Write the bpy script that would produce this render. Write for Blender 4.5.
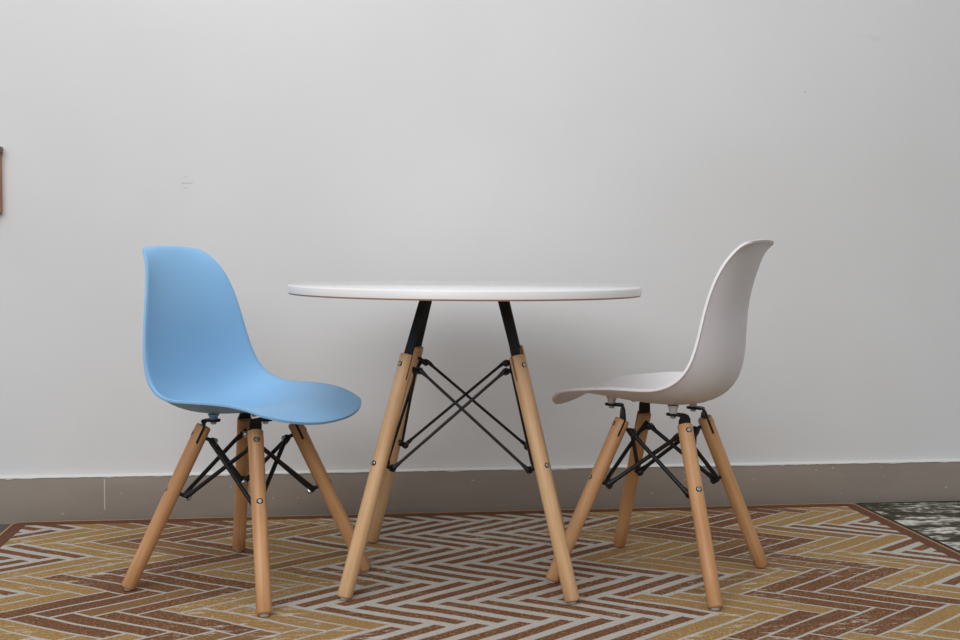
import bpy, bmesh, math, random
import numpy as np
from mathutils import Vector, Matrix

for o in list(bpy.data.objects):
    bpy.data.objects.remove(o)
scene = bpy.context.scene
COL = scene.collection
R = math.radians

# ------------------------------------------------------------------ camera
cam_data = bpy.data.cameras.new('camera')
cam_data.sensor_width = 36
cam_data.lens = 1129.2 / 960 * 36
cam = bpy.data.objects.new('camera', cam_data)
COL.objects.link(cam)
cam.matrix_world = (Matrix.Translation((0, 0, .5492)) @ Matrix.Rotation(R(90 - 3.32), 4, 'X')
                    @ Matrix.Rotation(R(.46), 4, 'Z'))
scene.camera = cam

# ------------------------------------------------------------------ light and exposure
world = bpy.data.worlds.new('world')
scene.world = world
world.use_nodes = True
wt = world.node_tree
bg = wt.nodes['Background']
w_tc = wt.nodes.new('ShaderNodeTexCoord'); w_sep = wt.nodes.new('ShaderNodeSeparateXYZ')
w_ramp = wt.nodes.new('ShaderNodeValToRGB'); w_map = wt.nodes.new('ShaderNodeMapRange')
wt.links.new(w_tc.outputs['Generated'], w_sep.inputs[0])
wt.links.new(w_sep.outputs[2], w_map.inputs[0]); w_map.inputs[1].default_value = -1; w_map.inputs[2].default_value = 1
wt.links.new(w_map.outputs[0], w_ramp.inputs[0]); wt.links.new(w_ramp.outputs[0], bg.inputs['Color'])
# dim room around, pale ceiling above
w_ramp.color_ramp.elements[0].position = .40; w_ramp.color_ramp.elements[0].color = (.19, .162, .130, 1)
w_ramp.color_ramp.elements[1].position = .85; w_ramp.color_ramp.elements[1].color = (.95, 1.0, 1.06, 1)
bg.inputs['Strength'].default_value = .62

def area(name, loc, target, sx, sy, power, color):
    d = bpy.data.lights.new(name, 'AREA')
    d.shape = 'RECTANGLE'; d.size = sx; d.size_y = sy
    d.energy = power; d.color = color
    o = bpy.data.objects.new(name, d)
    COL.objects.link(o)
    o.location = loc
    o.rotation_euler = (Vector(target) - Vector(loc)).to_track_quat('-Z', 'Y').to_euler()
    return o
win = area('window_daylight', (-1.0, -.9, 2.1), (-.2, 2.4, 1.65), 2.4, 1.8, 33, (.968, .968, 1.0))
win.data.spread = R(125)
area('ceiling_bounce', (-.35, .9, 2.75), (-.1, 1.75, 0), 1.6, 1.2, 22, (.97, .985, 1.0))  # added area light for ceiling bounce; brightens the upper wall

vs = scene.view_settings
vs.view_transform = 'Standard'; vs.look = 'None'
vs.gamma = 1; vs.use_curve_mapping = False
vs.exposure = 0.0

# ------------------------------------------------------------------ material helpers
def srgb(r, g, b):
    f = lambda c: c / 12.92 if c <= .04045 else ((c + .055) / 1.055) ** 2.4
    return (f(r / 255), f(g / 255), f(b / 255), 1)

class NT:
    """small helper round a node tree"""
    def __init__(s, name, rough=.5, color=None, spec=.5, metal=0):
        s.m = bpy.data.materials.new(name); s.m.use_nodes = True
        s.t = s.m.node_tree; s.b = s.t.nodes['Principled BSDF']
        s.b.inputs['Roughness'].default_value = rough
        s.b.inputs['Specular IOR Level'].default_value = spec
        s.b.inputs['Metallic'].default_value = metal
        if color: s.b.inputs['Base Color'].default_value = color
    def put(s, sock, v):
        if isinstance(v, bpy.types.NodeSocket): s.t.links.new(v, sock)
        else: sock.default_value = v
    def math(s, op, a, b=0.0, c=0.0):
        n = s.t.nodes.new('ShaderNodeMath'); n.operation = op
        s.put(n.inputs[0], a); s.put(n.inputs[1], b); s.put(n.inputs[2], c)
        return n.outputs[0]
    def mix(s, fac, a, b):
        n = s.t.nodes.new('ShaderNodeMix'); n.data_type = 'RGBA'
        s.put(n.inputs[0], fac); s.put(n.inputs[6], a); s.put(n.inputs[7], b)
        return n.outputs[2]
    def mixf(s, fac, a, b):
        n = s.t.nodes.new('ShaderNodeMix'); n.data_type = 'FLOAT'
        s.put(n.inputs[0], fac); s.put(n.inputs[2], a); s.put(n.inputs[3], b)
        return n.outputs[0]
    def coord(s, kind='Object'):
        return s.t.nodes.new('ShaderNodeTexCoord').outputs[kind]
    def sep(s, v):
        n = s.t.nodes.new('ShaderNodeSeparateXYZ'); s.put(n.inputs[0], v); return n.outputs
    def comb(s, x, y, z=0.0):
        n = s.t.nodes.new('ShaderNodeCombineXYZ')
        for i, v in enumerate((x, y, z)): s.put(n.inputs[i], v)
        return n.outputs[0]
    def scale(s, v, xyz):
        n = s.t.nodes.new('ShaderNodeMapping'); s.put(n.inputs[0], v)
        n.inputs['Scale'].default_value = xyz
        return n.outputs[0]
    def noise(s, v, scale, detail=3, rough=.5, dist=0):
        n = s.t.nodes.new('ShaderNodeTexNoise'); s.put(n.inputs['Vector'], v)
        n.inputs['Scale'].default_value = scale; n.inputs['Detail'].default_value = detail
        n.inputs['Roughness'].default_value = rough; n.inputs['Distortion'].default_value = dist
        return n.outputs[0]
    def white(s, v):
        n = s.t.nodes.new('ShaderNodeTexWhiteNoise'); n.noise_dimensions = '2D'; s.put(n.inputs['Vector'], v)
        return n.outputs[0]
    def step(s, v, lo, hi):
        n = s.t.nodes.new('ShaderNodeMapRange'); n.interpolation_type = 'SMOOTHSTEP'
        s.put(n.inputs[0], v); s.put(n.inputs[1], lo); s.put(n.inputs[2], hi)
        return n.outputs[0]
    def bump(s, h, strength, dist=.001):
        n = s.t.nodes.new('ShaderNodeBump'); n.inputs['Strength'].default_value = strength
        n.inputs['Distance'].default_value = dist; s.put(n.inputs['Height'], h)
        s.t.links.new(n.outputs[0], s.b.inputs['Normal'])
    def base(s, c): s.put(s.b.inputs['Base Color'], c)
    def rect(s, x, y, cx, cy, hx, hy, soft):
        dx = s.math('SUBTRACT', s.math('ABSOLUTE', s.math('SUBTRACT', x, cx)), hx)
        dy = s.math('SUBTRACT', s.math('ABSOLUTE', s.math('SUBTRACT', y, cy)), hy)
        d = s.math('MAXIMUM', dx, dy)
        return s.math('SUBTRACT', 1.0, s.step(d, -soft, soft))

def mat_wood(name, light, dark, seed):
    n = NT(name, .42, spec=.4)
    c = n.coord(); oi = n.t.nodes.new('ShaderNodeObjectInfo')
    add = n.t.nodes.new('ShaderNodeVectorMath'); add.operation = 'ADD'
    n.put(add.inputs[0], c); n.put(add.inputs[1], n.comb(oi.outputs['Random'], oi.outputs['Random'], float(seed)))
    v = add.outputs[0]
    g1 = n.noise(n.scale(v, (110, 110, 5)), 1.0, 4, .6, .4)
    g2 = n.noise(n.scale(v, (420, 420, 24)), 1.0, 2)
    g3 = n.noise(n.scale(v, (30, 30, 9)), 1.0, 2)
    f = n.math('ADD', n.math('MULTIPLY', g1, .6), n.math('MULTIPLY', g3, .4))
    f = n.step(f, .32, .7)
    col = n.mix(f, light, dark)
    fleck = n.step(g2, .62, .78)
    col = n.mix(n.math('MULTIPLY', fleck, .35), col, tuple(x * .55 for x in dark[:3]) + (1,))
    n.base(col)
    n.bump(g1, .15, .0004)
    return n.m

def mat_plain(name, color, rough=.5, spec=.5, metal=0, grain=0, gscale=400, var=.0):
    n = NT(name, rough, color, spec, metal)
    c = n.coord()
    if var:
        k = n.noise(c, 6, 3)
        n.base(n.mix(n.step(k, .3, .7), color, tuple(x * (1 - var) for x in color[:3]) + (1,)))
    if grain:
        n.bump(n.noise(c, gscale, 2), grain, .0004)
    return n.m

M_TABLE_WOOD = mat_wood('beech_table', srgb(222, 184, 140), srgb(200, 156, 110), 1)
M_CHAIR_WOOD = mat_wood('beech_chair', srgb(207, 160, 112), srgb(183, 132, 88), 5)
M_BLUE = mat_plain('blue_plastic', srgb(139, 187, 226), .45, .3, grain=.06, gscale=900)
M_WHITE = mat_plain('white_plastic', srgb(226, 222, 222), .38, .45, grain=.06, gscale=900)
M_LAMINATE = mat_plain('white_laminate', srgb(230, 228, 228), .06, .5, var=.02)
M_UNDERSIDE = mat_plain('tan_underside', srgb(176, 140, 108), .7, .2)
M_BLACK = mat_plain('black_powder_coat', srgb(17, 17, 18), .48, .4, grain=.1, gscale=1200)
M_STEEL = mat_plain('zinc_steel', srgb(190, 188, 186), .3, .5, 1.0)
M_GLIDE = mat_plain('clear_glide_plastic', srgb(170, 166, 158), .4)
M_CAP = mat_plain('black_cap', srgb(20, 20, 22), .35)

# ------------------------------------------------------------------ object helpers
def mesh_obj(name, bm, mat, parent=None, smooth=True, mw=None):
    me = bpy.data.meshes.new(name)
    bmesh.ops.recalc_face_normals(bm, faces=bm.faces)
    bm.to_mesh(me); bm.free()
    for p in me.polygons: p.use_smooth = smooth
    if smooth:
        try: me.set_sharp_from_angle(angle=R(38))
        except Exception: pass
    for m in (mat if isinstance(mat, (list, tuple)) else [mat]): me.materials.append(m)
    o = bpy.data.objects.new(name, me); COL.objects.link(o)
    if parent is not None: o.parent = parent
    if mw is not None: o.matrix_local = mw
    return o
def thing(name, label, cat, loc, rz):
    o = bpy.data.objects.new(name, None); COL.objects.link(o)
    o.empty_display_size = .05
    o.location = loc; o.rotation_euler = (0, 0, rz)
    o['label'] = label; o['category'] = cat
    return o
def struct(o): o['kind'] = 'structure'; return o

def box(bm, x0, x1, y0, y1, z0, z1, bevel=0, seg=2):
    v = [bm.verts.new(p) for p in ((x0,y0,z0),(x1,y0,z0),(x1,y1,z0),(x0,y1,z0),(x0,y0,z1),(x1,y0,z1),(x1,y1,z1),(x0,y1,z1))]
    fs = [bm.faces.new([v[i] for i in q]) for q in ((0,3,2,1),(4,5,6,7),(0,1,5,4),(1,2,6,5),(2,3,7,6),(3,0,4,7))]
    if bevel:
        es = list({e for f in fs for e in f.edges})
        bmesh.ops.bevel(bm, geom=es, offset=bevel, segments=seg, affect='EDGES', profile=.6)
def rings(bm, rows, cap=True, closed=True):
    vs_ = [[bm.verts.new(p) for p in r] for r in rows]
    n = len(vs_[0])
    for a, b in zip(vs_[:-1], vs_[1:]):
        for i in range(n if closed else n - 1):
            j = (i + 1) % n
            bm.faces.new((a[i], a[j], b[j], b[i]))
    if cap:
        bm.faces.new(vs_[0][::-1]); bm.faces.new(vs_[-1])
    return vs_
def frame(p0, p1, hint=(0, 0, 1)):
    z = (Vector(p1) - Vector(p0)).normalized()
    h = Vector(hint)
    if abs(z.dot(h)) > .98: h = Vector((1, 0, 0))
    x = (h - z * h.dot(z)).normalized()
    return x, z.cross(x), z
def lathe(bm, prof, n=24, base=(0, 0, 0), axes=((1,0,0),(0,1,0),(0,0,1))):
    b = Vector(base); X, Y, Z = map(Vector, axes)
    rows = [[b + X * (r * math.cos(2*math.pi*i/n)) + Y * (r * math.sin(2*math.pi*i/n)) + Z * z for i in range(n)] for z, r in prof]
    rings(bm, rows)
def tube(bm, pts, r, n=12, flat=1.0, hint=(0, 0, 1)):
    pts = [Vector(p) for p in pts]; rows = []
    for k, p in enumerate(pts):
        a = pts[max(k-1, 0)]; c = pts[min(k+1, len(pts)-1)]
        X, Y, Z = frame(a, c, hint)
        rk = r[k] if isinstance(r, (list, tuple)) else r
        rows.append([p + X * (rk * math.cos(2*math.pi*i/n)) * flat + Y * (rk * math.sin(2*math.pi*i/n)) for i in range(n)])
    rings(bm, rows)
def strip(bm, pts, widthdir, w, t):
    """flat bar of width w along widthdir and thickness t following pts"""
    pts = [Vector(p) for p in pts]; wd = Vector(widthdir).normalized(); rows = []
    for k, p in enumerate(pts):
        a = pts[max(k-1, 0)]; c = pts[min(k+1, len(pts)-1)]
        T = (c - a).normalized(); nrm = T.cross(wd).normalized()
        rows.append([p + wd*(w/2)*sx + nrm*(t/2)*sy for sx, sy in ((-1,-1),(1,-1),(1,1),(-1,1))])
    rings(bm, rows)

# ------------------------------------------------------------------ the room
WYAW = R(7.77)
WALL = bpy.data.objects
def at_room(o):            # room axes: x along the back wall, y into it
    o.rotation_euler = (0, 0, WYAW); return o
YW = 2.4134 * math.cos(WYAW)      # wall plane in room axes

n = NT('wall_paint', .85, spec=.2)
c = n.coord(); s = n.sep(c)
mott = n.noise(c, 1.6, 4, .55)
fine = n.noise(c, 14, 4, .6)
col = n.mix(n.step(mott, .3, .7), srgb(221, 221, 220), srgb(216, 215, 213))
smear = n.math('MULTIPLY', n.step(n.noise(n.scale(c, (5, 1, 16)), 1.0, 4, .6, .6), .60, .72),
               n.rect(s[0], s[2], 1.24, .985, .10, .05, .05))
col = n.mix(n.math('MULTIPLY', smear, .22), col, srgb(160, 158, 160))
marks = None
for cx, cz, hx, hz, a in ((-.285, .703, .004, .0012, .22), (-.283, .6905, .011, .0011, .4), (-.286, .681, .0045, .0009, .32),
                          (1.044, .912, .002, .0015, .4)):
    r = n.math('MULTIPLY', n.rect(s[0], s[2], cx, cz, hx, hz, .0012), a)
    marks = r if marks is None else n.math('MAXIMUM', marks, r)
col = n.mix(marks, col, srgb(140, 138, 136))
n.base(col)
n.bump(n.math('ADD', fine, n.math('MULTIPLY', n.noise(c, 90, 2), .3)), .12, .003)
M_WALL = n.m
bm = bmesh.new(); box(bm, -3.2, 3.4, YW, YW + .12, -.02, 2.9)
struct(at_room(mesh_obj('wall_back', bm, M_WALL, smooth=False)))

n = NT('floor_tile', .5, spec=.4)
c = n.coord(); s = n.sep(c)
col = n.mix(n.step(n.noise(c, 9, 5, .6), .35, .7), srgb(92, 90, 84), srgb(78, 77, 73))
n.base(col)
bm = bmesh.new(); box(bm, -3.2, 3.4, -1.5, YW + .06, -.05, -.0085)
struct(at_room(mesh_obj('floor', bm, n.m, smooth=False)))

n = NT('grey_skirting_paint', .6, spec=.35)
c = n.coord(); s = n.sep(c)
col = n.mix(n.step(n.noise(n.scale(c, (3, 1, 9)), 1.0, 5, .6), .3, .72), srgb(154, 143, 132), srgb(143, 132, 121))
joint = n.rect(s[0], s[2], -.452, .050, .0009, .032, .0006)
specks = n.step(n.noise(c, 130, 1, .3), .76, .80)
col = n.mix(n.math('MULTIPLY', specks, .5), col, srgb(205, 202, 196))
col = n.mix(n.math('MULTIPLY', joint, .8), col, srgb(205, 202, 198))
n.base(col)
n.bump(n.noise(c, 60, 3), .1, .001)
FZ = -.0085
BBH = .0875
bm = bmesh.new(); box(bm, -3.2, 3.4, YW - .009, YW, FZ, BBH, .002, 2)
struct(at_room(mesh_obj('baseboard_back', bm, n.m)))

# ragged line of wall paint that laps over the top of the skirting
rnd = random.Random(4)
bm = bmesh.new()
NX = 900
prev = None
walk = 0
for i in range(NX + 1):
    x = -3.2 + 6.6 * i / NX
    walk = walk * .86 + rnd.uniform(-1, 1) * .0011
    low = BBH - .0008 - abs(walk) - (.0012 if rnd.random() < .05 else 0)
    y0 = YW - .0098 - rnd.uniform(0, .0004)
    row = [bm.verts.new(p) for p in ((x, y0, low), (x, y0, BBH), (x, YW - .006, BBH + .0022), (x, YW + .001, BBH + .003), (x, YW + .001, low))]
    if prev:
        for k in range(5):
            bm.faces.new((prev[k], row[k], row[(k+1) % 5], prev[(k+1) % 5]))
    prev = row
struct(at_room(mesh_obj('trim_1', bm, mat_plain('paint_overlap', srgb(214, 212, 208), .8, .2))))

# ------------------------------------------------------------------ the rugs
RX0, RX1, RY0, RY1, RT = -.624, 1.166, -.35, 2.362, 0.0
RCX = (RX0 + RX1) / 2
BW = .026                               # width of the brown edge binding

n = NT('herringbone_rug', .85, spec=.08)
c = n.coord(); s = n.sep(c)
wob = n.math('MULTIPLY', n.math('SUBTRACT', n.noise(c, 4.5, 2), .5), .022)
x = n.math('ADD', s[0], n.math('MULTIPLY', wob, .5)); y = n.math('ADD', s[1], wob)
NPL, SX, SY = 5.0, .0635, .2175
a_ = n.math('DIVIDE', x, SX); b_ = n.math('MULTIPLY', n.math('SUBTRACT', y, 1.976), NPL / SY)
p = n.math('ADD', a_, b_); q = n.math('SUBTRACT', a_, b_)
i = n.math('FLOOR', p); j = n.math('FLOOR', q)
fp = n.math('SUBTRACT', p, i); fq = n.math('SUBTRACT', q, j)
k = n.math('FLOORED_MODULO', n.math('SUBTRACT', i, j), 2 * NPL)
ish = n.math('LESS_THAN', k, NPL - .5)
across = n.mixf(ish, fp, fq)
kk = n.math('SUBTRACT', k, NPL)
along = n.mixf(ish, n.math('ADD', kk, n.math('SUBTRACT', 1.0, fq)), n.math('ADD', k, fp))
# plank centre, for a colour that belongs to the whole plank
pc = n.mixf(ish, n.math('ADD', i, .5), n.math('ADD', n.math('SUBTRACT', i, k), NPL / 2))
qc = n.mixf(ish, n.math('SUBTRACT', n.math('ADD', n.math('ADD', j, kk), 1.0), NPL / 2), n.math('ADD', j, .5))
cx = n.math('MULTIPLY', n.math('ADD', pc, qc), SX / 2)
cy = n.math('MULTIPLY', n.math('SUBTRACT', pc, qc), SY / NPL / 2)
ran = n.white(n.comb(pc, qc))
d = n.math('ABSOLUTE', n.math('SUBTRACT', cx, RCX))
wave = n.math('MULTIPLY', n.math('SINE', n.math('MULTIPLY', cy, 9.0)), .035)
d = n.math('ADD', n.math('ADD', d, wave), n.math('MULTIPLY', n.math('SUBTRACT', ran, .5), .15))
inner = n.math('LESS_THAN', d, .26)
outer = n.math('GREATER_THAN', d, .80)
striped = n.math('MAXIMUM', inner, outer)
brown_zone = n.math('MULTIPLY', n.math('GREATER_THAN', d, .41), n.math('LESS_THAN', d, .64))
fl = n.noise(c, 260, 2, .7)
fl2 = n.noise(c, 700, 1, .5)
patch = n.noise(c, 7, 3)
brown = n.mix(n.step(fl, .42, .66), srgb(92, 59, 44), srgb(130, 91, 66))
brown = n.mix(n.math('MULTIPLY', n.step(fl2, .58, .72), .6), brown, srgb(170, 132, 82))
gold = n.mix(n.step(fl, .4, .65), srgb(160, 129, 84), srgb(134, 103, 64))
gold = n.mix(n.math('MULTIPLY', n.step(fl2, .6, .75), .4), gold, srgb(180, 154, 102))
fl3 = n.noise(n.scale(c, (150, 300, 1)), 1.0, 3, .75)
brown = n.mix(n.math('MULTIPLY', n.step(fl3, .55, .66), n.step(patch, .34, .56)), brown, srgb(186, 148, 96))
gold = n.mix(n.math('MULTIPLY', n.step(fl3, .56, .68), n.step(patch, .36, .58)), gold, srgb(206, 184, 132))
pale = n.mix(n.step(fl, .4, .65), srgb(182, 177, 168), srgb(166, 159, 149))
ran3 = n.white(n.comb(n.math('MULTIPLY', pc, 1.7), n.math('ADD', qc, 11.3)))
odd = n.math('MULTIPLY', n.math('GREATER_THAN', ran3, .82), .6)
plank = n.mix(n.math('MAXIMUM', n.math('MAXIMUM', striped, brown_zone), odd), gold, brown)
plank = n.mix(n.math('MULTIPLY', n.math('GREATER_THAN', ran, .72), n.math('MULTIPLY', brown_zone, .35)), plank, gold)
gap = n.mixf(striped, .15, .45)
ran2 = n.white(n.comb(n.math('ADD', pc, 31.7), n.math('MULTIPLY', qc, 1.3)))
half = n.math('MULTIPLY', n.math('MULTIPLY', gap, .5), n.mixf(striped, n.math('ADD', .62, n.math('MULTIPLY', ran2, .6)), 1.0))
edge = n.math('MINIMUM', across, n.math('SUBTRACT', 1.0, across))
ends = n.math('MINIMUM', along, n.math('SUBTRACT', NPL, along))
edge = n.math('MINIMUM', edge, ends)
edge = n.math('ADD', edge, n.math('MULTIPLY', n.math('SUBTRACT', n.noise(c, 320, 2), .5), .05))
isgap = n.math('SUBTRACT', 1.0, n.step(n.math('SUBTRACT', edge, half), -.025, .025))
col = n.mix(isgap, plank, pale)
# pale yarn wear, with its shiny glints painted into the colour
worn_glint = n.math('MULTIPLY', n.step(n.noise(n.scale(c, (22, 75, 1)), 1.0, 5, .8), .53, .66), n.step(n.noise(c, 4.0, 2), .47, .60))
col = n.mix(n.math('MULTIPLY', worn_glint, .75), col, srgb(215, 208, 194))
n.base(col)
n.bump(n.math('ADD', n.math('MULTIPLY', fl2, .6), n.math('MULTIPLY', isgap, -.5)), .35, .002)
M_RUG = n.m

def rug_bind(name, parent, x0, x1, y0, y1, w, z0, z1, mat, rad):
    """rounded-corner rectangular frame"""
    def loop(ins, z):
        out = []; r = max(rad - ins, .002)
        for (cx_, cy_, a0) in ((x1-ins-r, y1-ins-r, 0), (x0+ins+r, y1-ins-r, 90), (x0+ins+r, y0+ins+r, 180), (x1-ins-r, y0+ins+r, 270)):
            for t in range(7):
                an = R(a0 + 15 * t); out.append((cx_ + r*math.cos(an), cy_ + r*math.sin(an), z))
        return out
    bm = bmesh.new()
    rows = [loop(w, z0), loop(0, z0), loop(0, (z0+z1)/2), loop(.0012, z1-.001), loop(.003, z1), loop(w, z1)]
    v = [[bm.verts.new(p_) for p_ in r_] for r_ in rows]
    for a, b in zip(v, v[1:] + v[:1]):
        for t in range(len(a)):
            u = (t + 1) % len(a); bm.faces.new((a[t], a[u], b[u], b[t]))
    return mesh_obj(name, bm, mat, parent)

def pile(name, parent, x0, x1, y0, y1, z0, z1, mat):
    bm = bmesh.new()
    NXX, NYY = 40, 60
    g = [[bm.verts.new((x0 + (x1-x0)*a/NXX, y0 + (y1-y0)*b/NYY, z1)) for a in range(NXX+1)] for b in range(NYY+1)]
    for b in range(NYY):
        for a in range(NXX): bm.faces.new((g[b][a], g[b][a+1], g[b+1][a+1], g[b+1][a]))
    e = bmesh.ops.extrude_face_region(bm, geom=list(bm.faces))
    for v in e['geom']:
        if isinstance(v, bmesh.types.BMVert): v.co.z = z0
    return mesh_obj(name, bm, mat, parent)

rug = thing('area_rug', 'large brown, gold and grey herringbone rug under the table and chairs', 'rug', (0, 0, 0), WYAW)
pile('pile', rug, RX0 + BW - .002, RX1 - BW + .002, RY0 + BW - .002, RY1 - BW + .002, FZ + .0003, RT, M_RUG)
nb = NT('rug_binding', .9, spec=.15)
cb = nb.coord()
nb.base(nb.mix(nb.step(nb.noise(cb, 300, 2, .7), .35, .7), srgb(112, 76, 56), srgb(90, 58, 44)))
nb.bump(nb.noise(cb, 500, 2), .3, .001)
o = rug_bind('binding', rug, RX0, RX1, RY0, RY1, BW, FZ + .0003, RT + .0008, nb.m, .022)
o['label'] = 'plain brown border band'
ns = NT('rug_whipping', .9, spec=.15)
cs = ns.coord()
ns.base(ns.mix(ns.step(ns.noise(cs, 400, 2, .7), .35, .7), srgb(186, 150, 112), srgb(156, 120, 84)))
o = rug_bind('edge_whipping', rug, RX0 - .004, RX1 + .004, RY0 - .004, RY1 + .004, .006, FZ + .0003, RT + .0016, ns.m, .026)
o['label'] = 'tan stitched outer edge'

n = NT('distressed_rug', .95, spec=.1)
c = n.coord()
st = n.noise(n.scale(c, (7, 22, 1)), 1.0, 5, .68, .8)
st2 = n.noise(n.scale(c, (40, 90, 1)), 1.0, 3, .6)
bl = n.noise(n.scale(c, (3, 9, 1)), 1.0, 3)
f = n.math('ADD', n.math('MULTIPLY', st, .65), n.math('MULTIPLY', st2, .35))
col = n.mix(n.step(f, .44, .53), srgb(66, 62, 52), srgb(112, 106, 92))
col = n.mix(n.step(f, .50, .58), col, srgb(206, 203, 196))
col = n.mix(n.math('MULTIPLY', n.step(bl, .58, .66), .8), col, srgb(70, 58, 50))
n.base(col)
n.bump(st2, .4, .003)
drug = thing('area_rug', 'dark charcoal and white distressed rug lying right of the herringbone rug', 'rug', (0, 0, 0), WYAW)
pile('pile', drug, RX1 + .016, 2.75, .5, 2.366, FZ + .0003, FZ + .006, n.m)
rug_bind('binding', drug, RX1 + .007, 2.765, .485, 2.376, .011, FZ + .0003, FZ + .0066,
         mat_plain('dark_binding', srgb(58, 52, 46), .9, .1, grain=.3, gscale=500), .015)['label'] = 'dark grey bound edge'

# ------------------------------------------------------------------ wall piece cut by the left edge of the photograph
t = thing('wall_cabinet', 'small brown wooden cabinet with top ledge on the wall at far left', 'cabinet', (0, 0, 0), WYAW)
MW = mat_wood('brown_wood', srgb(190, 134, 88), srgb(160, 108, 68), 9)
bm = bmesh.new(); box(bm, -.90, -.6452, YW - .020, YW, .634, .744, .002); mesh_obj('body', bm, MW, t)
bm = bmesh.new(); box(bm, -.91, -.6425, YW - .026, YW, .744, .757, .002)
mesh_obj('top_ledge', bm, mat_wood('dark_brown_wood', srgb(112, 88, 70), srgb(88, 68, 54), 3), t)
bm = bmesh.new(); box(bm, -.902, -.6455, YW - .021, YW, .625, .636, .002)
mesh_obj('bottom_rail', bm, MW, t)

# ------------------------------------------------------------------ shared leg, brace and bracket builders
def leg_mesh(L, r0, r1, slot_len, slot_w, foot_round=.003):
    """round tapered leg along +Z with a slotted top (slot across X)"""
    bm = bmesh.new(); n_ = 28
    zb = L - slot_len
    rr = lambda z: r0 + (r1 - r0) * max(0, min(1, (z - L * .25) / (L * .75)))
    prof = [(0, rr(0) - foot_round), (.0012, rr(0) - foot_round * .4), (foot_round, rr(0))]
    prof += [(zb * u, rr(zb * u)) for u in (.2, .4, .6, .8, 1)]
    lathe(bm, prof, n_)
    for sgn in (1, -1):
        rows = []
        for z in (zb - .0005, (zb + L) / 2, L - .0022, L - .0006, L):
            r = rr(z) - (.0022 if z == L else (.0007 if z > L - .001 else 0))
            a0 = math.acos(min(1, slot_w / 2 / r))
            rows.append([(sgn * r * math.cos(-a0 + 2*a0*t/14), r * math.sin(-a0 + 2*a0*t/14), z) for t in range(15)])
        rings(bm, rows)
    return bm
def bolt_mesh(r, h):
    bm = bmesh.new(); lathe(bm, ((0, r), (h*.6, r), (h, r*.75)), 18); return bm
def hex_mesh(r, h):
    bm = bmesh.new(); lathe(bm, ((0, r), (h*.8, r), (h, r*.85)), 6); return bm

def axes_matrix(o, x, y, z):
    return Matrix(((x[0], y[0], z[0], o[0]), (x[1], y[1], z[1], o[1]), (x[2], y[2], z[2], o[2]), (0, 0, 0, 1)))

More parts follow.
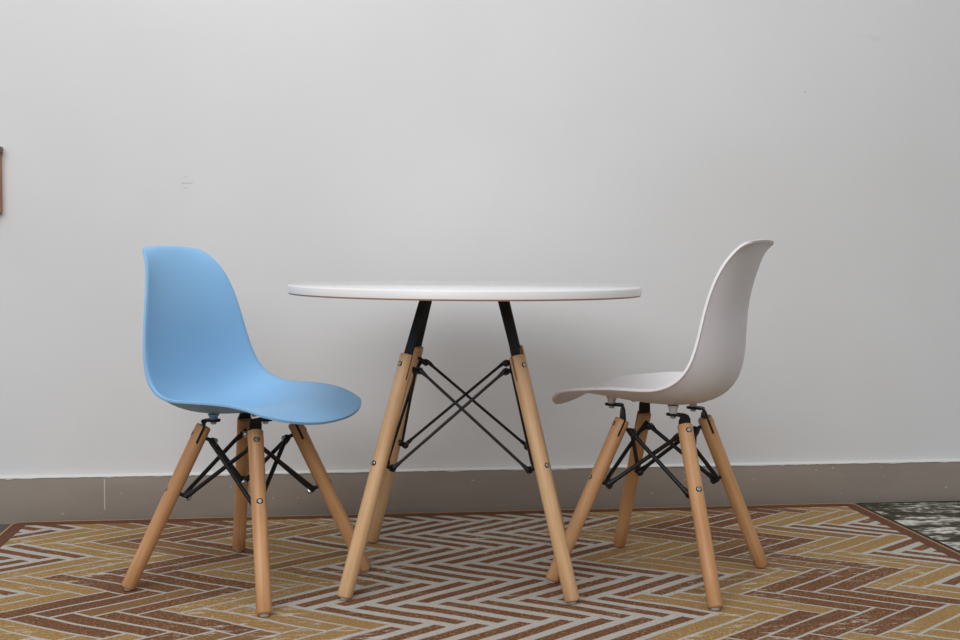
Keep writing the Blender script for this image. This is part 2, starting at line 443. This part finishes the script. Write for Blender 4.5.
def build_base(root, F, Hh, top_h, top_z, r0, r1, slot, ub, lb, iu, il, rod_r, wood, capmat, nutmat, skew=0.0, toff=.0035):
    """four splayed legs with bolts and glides plus the crossed brace rods.
    F/Hh: half spacing at the floor; top_h, top_z: half spacing and height of the leg top;
    ub, lb: heights of the bolts on the leg axis; iu, il: how far inside the axis the rods meet"""
    legs, inner = [], {}
    for qi, (sx, sy) in enumerate(((1, -1), (1, 1), (-1, 1), (-1, -1))):
        f = Vector((sx * (F + skew * sy), sy * Hh, .0)); tp = Vector((sx * top_h[0], sy * top_h[1], top_z))
        ax = (tp - f).normalized()
        rad = Vector((sx, sy, 0)).normalized(); rad = (rad - ax * rad.dot(ax)).normalized()
        tan = ax.cross(rad)
        base = f + ax * (.0038 / ax.z)
        L = (tp - base).length
        mw = axes_matrix(base, rad, tan, ax)
        lg = mesh_obj('leg', leg_mesh(L, r0, r1, slot, .0042), wood, root, mw=mw)
        bm = bmesh.new()                      # glide: vertical little puck on the rug
        zz = RT + .0005
        down = lambda z: Vector(((f + ax * ((z) / ax.z)).x, (f + ax * ((z) / ax.z)).y, z))
        inv = mw.inverted()
        c0 = down(.004) - Vector((sx, sy, 0)) * .0014
        rows = []
        for z, r in ((zz, .0066), (zz + .0008, .0076), (zz + .004, .0076), (zz + .010, .0055)):
            rows.append([inv @ Vector((c0.x + r*math.cos(2*math.pi*t/18), c0.y + r*math.sin(2*math.pi*t/18), z)) for t in range(18)])
        rings(bm, rows)
        mesh_obj('foot_glide', bm, M_GLIDE, lg)
        for nm, zb in (('u', ub), ('l', lb)):
            la = (zb - base.z) / ax.z
            rloc = r0 + (r1 - r0) * max(0, min(1, (la - L*.25) / (L*.75)))
            out = Matrix(((0, 0, 1, rloc - .0014), (0, 1, 0, 0), (-1, 0, 0, la), (0, 0, 0, 1)))
            ring = mesh_obj('washer', bolt_mesh(.0050, .0016), M_BLACK, lg, mw=out)
            b2 = mesh_obj('bolt', bolt_mesh(.0037, .0021), M_STEEL, lg, mw=out)
            ins = iu if nm == 'u' else il
            bm = bmesh.new()
            lathe(bm, ((rloc - .002, .0032), (ins - .004, .0032), (ins + .003, .0032)), 12, (0, 0, la), ((0,1,0),(0,0,1),(-1,0,0)))
            mesh_obj('bolt_shank', bm, M_BLACK, lg)
            bm = bmesh.new()
            lathe(bm, ((ins + .0025, .0062), (ins + .0078, .0062), (ins + .0100, .0040)), 8 if nutmat is M_STEEL else 14, (0, 0, la), ((0,1,0),(0,0,1),(-1,0,0)))
            mesh_obj('nut', bm, nutmat, lg)
            inner[(qi, nm)] = mw @ Vector((-ins, 0, la))
        legs.append((lg, mw, L, ax, rad, tan, tp))
    for a in range(4):
        b = (a + 1) % 4
        for (i0, i1, off) in ((a, b, .5), (b, a, -.5)):
            p0, p1 = inner[(i0, 'u')].copy(), inner[(i1, 'l')].copy()
            run = Vector((p1.x - p0.x, p1.y - p0.y, 0)).normalized()
            for pt, sg_ in ((p0, 1), (p1, -1)):       # each rod sits to its own side of the bolt
                tdir = Vector((-pt.y, pt.x, 0)).normalized()
                if tdir.dot(run) * sg_ < 0: tdir = -tdir
                pt += tdir * toff
            mid = (p0 + p1) / 2; side = Vector((mid.x, mid.y, 0)).normalized() * off * rod_r * 2.0
            dv = (p1 - p0).normalized()
            bm = bmesh.new()
            tube(bm, [p0, p0 + dv*.008 + side*.4, p0 + dv*.016 + side, p1 - dv*.016 + side, p1 - dv*.008 + side*.4, p1],
                 [rod_r*1.5, rod_r*1.35, rod_r, rod_r, rod_r*1.35, rod_r*1.5], 12)
            mesh_obj('brace_rod', bm, M_BLACK, root)
    return legs

# ------------------------------------------------------------------ the round table
table = thing('round_table', 'low round white table on four wooden dowel legs between the chairs', 'table', (-.0264, 1.9394, 0), -.0259)
TH, TT = .4968, .0150
bm = bmesh.new()
prof = [(TH - TT + .0012, .2992), (TH - TT + .002, .3), (TH - .0022, .3), (TH - .0008, .2992), (TH, .2975)]
lathe(bm, prof, 128)
M_EDGING = mat_plain('white_edging', srgb(230, 226, 224), .4, .45)
top = mesh_obj('tabletop', bm, [M_LAMINATE, M_EDGING], table)
for f_ in top.data.polygons:
    if abs(f_.normal.z) < .6: f_.material_index = 1
bm = bmesh.new(); lathe(bm, ((TH - TT - .0006, .2985), (TH - TT + .0013, .2995)), 128)  # thin tan disc, shows as a line below the white edge
o = mesh_obj('underside_disc', bm, M_UNDERSIDE, top); o['label'] = 'thin tan disc along the underside'
legs = build_base(table, .1818, .1818, (.0893, .0893), .3835, .0122, .0128, .042, .366, .2085, .027, .0245, .0026,
                  M_TABLE_WOOD, M_CAP, M_CAP, 0.0, .0075)
for lg, mw, L, ax, rad, tan, tp in legs:
    bm = bmesh.new()
    p0 = mw @ Vector((0, 0, L - .040))
    dirn = (Vector((math.copysign(.0640 if tp.y < 0 else .0665, tp.x), math.copysign(.0655, tp.y), TH - TT - .004)) - tp).normalized()
    p1 = tp; p2 = tp + dirn * ((TH - TT - .006 - tp.z) / dirn.z)
    inw = Vector((-rad.x, -rad.y, 0)).normalized()
    pts = [p0, p1, p2 - dirn*.004, p2 + inw*.001 + Vector((0,0,.002)), p2 + inw*.006 + Vector((0,0,.0045)), p2 + inw*.045 + Vector((0,0,.0045))]
    strip(bm, pts, tan, .0190, .0036)
    mesh_obj('leg_bracket', bm, M_BLACK, table)

# ------------------------------------------------------------------ the shell chairs
KN = np.array([0, .10, .25, .40, .50, .60, .72, .85, .94, 1.])
def spline_eval(k):
    n_ = len(k); h = np.diff(k); A = np.zeros((n_, n_)); B = np.zeros((n_, n_)); A[0, 0] = A[-1, -1] = 1
    for i_ in range(1, n_ - 1):
        A[i_, i_-1] = h[i_-1]; A[i_, i_] = 2*(h[i_-1] + h[i_]); A[i_, i_+1] = h[i_]
        B[i_, i_-1] = 6/h[i_-1]; B[i_, i_] = -6/h[i_-1] - 6/h[i_]; B[i_, i_+1] = 6/h[i_]
    Mx = np.linalg.solve(A, B)
    def ev(t_):
        j_ = np.clip(np.searchsorted(k, t_) - 1, 0, n_ - 2)
        a = (k[j_+1] - t_) / h[j_]; b = 1 - a; out = np.zeros((len(t_), n_)); r_ = np.arange(len(t_))
        out[r_, j_] += a; out[r_, j_+1] += b
        out += ((a**3 - a)[:, None]*Mx[j_] + (b**3 - b)[:, None]*Mx[j_+1]) * (h[j_]**2)[:, None] / 6
        return out
    return ev
EV = spline_eval(KN)
def shell_grid(C, W, E, af, ab, NU=64, NV=49):
    C, W, E = map(np.array, (C, W, E))
    U = np.linspace(0, 1, NU); V = np.sin(np.linspace(-1, 1, NV) * np.pi / 2); v = np.abs(V)
    cor = lambda v_, q_: 1 - (1 - np.minimum(v_, 1)**q_)**(1/q_)
    tf = af * cor(v, 2.3); tb = ab * cor(v, 2.8)
    t_ = tf[None] + U[:, None] * (1 - tf - tb)[None]
    S = EV(t_.ravel()).reshape(t_.shape + (len(KN),))
    c_, w_, e_ = S @ C, S @ W, S @ E
    g = np.minimum(v / .965, 1) ** 2.3                     # the rim turns out into a narrow flange
    X = c_[..., 0] + e_[..., 0] * g; Z = c_[..., 1] + e_[..., 1] * g
    return np.stack([X, w_ * V, Z], 2)
SHELL_BLUE = ([[0.1689, 0.281], [0.1279, 0.295], [0.0713, 0.2984], [-0.0079, 0.2859], [-0.0837, 0.2902], [-0.1245, 0.3383], [-0.139, 0.4377], [-0.16, 0.5253], [-0.1758, 0.5556], [-0.1816, 0.5547]], [0.112, 0.1292, 0.1445, 0.1575, 0.1517, 0.1393, 0.1185, 0.0895, 0.0705, 0.069], [[0.0048, 0.0042], [0.005, 0.0054], [0.0035, 0.0166], [0.0087, 0.0311], [0.03, 0.0305], [0.0282, 0.0168], [0.0208, 0.0067], [0.0179, 0.0002], [0.0053, -0.0034], [-0.0001, -0.0073]], 0.1279, 0.1315)
SHELL_WHITE = ([[0.1892, 0.2853], [0.1518, 0.3092], [0.0896, 0.3107], [0.0034, 0.3014], [-0.0788, 0.3087], [-0.1203, 0.3568], [-0.1282, 0.4517], [-0.1506, 0.5391], [-0.1636, 0.5717], [-0.168, 0.5736]], [0.0988, 0.1136, 0.1342, 0.1522, 0.1477, 0.1347, 0.1136, 0.0921, 0.0782, 0.0805], [[0.0065, -0.001], [0.0043, 0.0035], [0.0034, 0.017099999999999997], [0.0118, 0.0333], [0.0337, 0.0295], [0.0326, 0.0161], [0.0223, 0.0058], [0.0184, 0.0003], [0.0051, -0.0027], [-0.0001, -0.0066]], 0.2086, 0.1233)

def shell_chair(name, label, loc, yaw, P, plastic, top_z, topx, topy, ub, lb, nutmat, ear_front, ear_rear, skew=0.0):
    root = thing(name, label, 'chair', loc, yaw)
    G = shell_grid(*P)
    bm = bmesh.new()
    vv = [[bm.verts.new(tuple(map(float, G[a, b]))) for b in range(G.shape[1])] for a in range(G.shape[0])]
    for a in range(G.shape[0] - 1):
        for b in range(G.shape[1] - 1):
            bm.faces.new((vv[a][b], vv[a+1][b], vv[a+1][b+1], vv[a][b+1]))
    sh = mesh_obj('seat_shell', bm, plastic, root)
    # make sure normals face the sitter (up on the seat)
    me = sh.data
    ctr = min(me.polygons, key=lambda p_: (p_.center.x - .03)**2 + p_.center.y**2 + (p_.center.z - .3)**2)
    if ctr.normal.z < 0: me.flip_normals()
    mod = sh.modifiers.new('thickness', 'SOLIDIFY'); mod.thickness = .0042; mod.offset = .6
    mod.use_rim = True; mod.use_even_offset = False
    bv = sh.modifiers.new('soft_rim', 'BEVEL'); bv.width = .0014; bv.segments = 2; bv.limit_method = 'ANGLE'; bv.angle_limit = R(50)
    legs = build_base(root, .1402, .1402, (topx, topy), top_z, .0118, .0126, .030, ub, lb, .0215, .0215, .0036,
                      M_CHAIR_WOOD, M_CAP, nutmat, skew)
    flat = G.reshape(-1, 3)
    for lg, mw, L, ax, rad, tan, tp in legs:
        px, py = tp.x + .0205, tp.y
        low = flat[flat[:, 2] < .36]
        dd = (low[:, 0] - px)**2 + (low[:, 1] - py)**2
        zsh = float(low[np.argmin(dd), 2]) - .002
        zp = top_z + (ear_front if tp.x > 0 else ear_rear)
        bm = bmesh.new()
        p0 = mw @ Vector((0, 0, L - .028)); p1 = mw @ Vector((0, 0, L + .001))
        Y = Vector((0, math.copysign(1, tan.y), 0))
        if tan.dot(Y) < 0: Y = -Y
        e = p1
        pts = [p0, p1, Vector((e.x + .0002, e.y, max(zp - .007, e.z + .002))), Vector((e.x + .0012, e.y, zp - .0025)),
               Vector((e.x + .004, e.y, zp - .0004)), Vector((e.x + .008, e.y, zp)), Vector((px, py, zp))]
        wds = [tan, tan, tan.lerp(Y, .2), tan.lerp(Y, .6), tan.lerp(Y, .9), Y, Y]
        rows = []
        for k_, p_ in enumerate(pts):
            T_ = (pts[min(k_ + 1, 6)] - pts[max(k_ - 1, 0)]).normalized()
            w_ = (wds[k_] - T_ * wds[k_].dot(T_)).normalized(); n_ = T_.cross(w_)
            rows.append([p_ + w_ * (.0102 * a_x) + n_ * (.0019 * a_y) for a_x, a_y in ((-1, -1), (1, -1), (1, 1), (-1, 1))])
        rings(bm, rows)
        rows = []
        for z in (zp - .0018, zp + .0018):
            out = []
            for t_ in range(9):
                an = -math.pi/2 + math.pi*t_/8; out.append((px + .001 + .0105*math.cos(an), py + .0105*math.sin(an), z))
            out += [(px - .004, py + .0105, z), (px - .004, py - .0105, z)]
            rows.append(out)
        rings(bm, rows)
        br = mesh_obj('bracket', bm, M_BLACK, root)
        bm = bmesh.new(); lathe(bm, ((zp - .0065, .0036), (zp - .0055, .0048), (zp - .0017, .0048)), 12, (px, py, 0))
        mesh_obj('screw', bm, M_STEEL, br)
        bm = bmesh.new(); lathe(bm, ((zp + .0017, .0062), (zp + (zsh - zp)*.55, .0068), (zsh + .0005, .0095)), 18, (px, py, 0))
        mesh_obj('mounting_post', bm, plastic, sh)
    return root

shell_chair('shell_chair', 'sky blue plastic shell chair on wooden legs left of the round table',
            (-.3817, 1.8658, 0), -.478, SHELL_BLUE, M_BLUE, .2645, .0530, .0520, .2485, .1585, M_STEEL, .0195, .0105)
shell_chair('shell_chair', 'white plastic shell chair on wooden legs right of the round table',
            (.3157, 1.9181, 0), -.5191 + math.pi, SHELL_WHITE, M_WHITE, .2720, .0550, .0500, .2610, .1715, M_CAP, .0245, .0155, .0030)
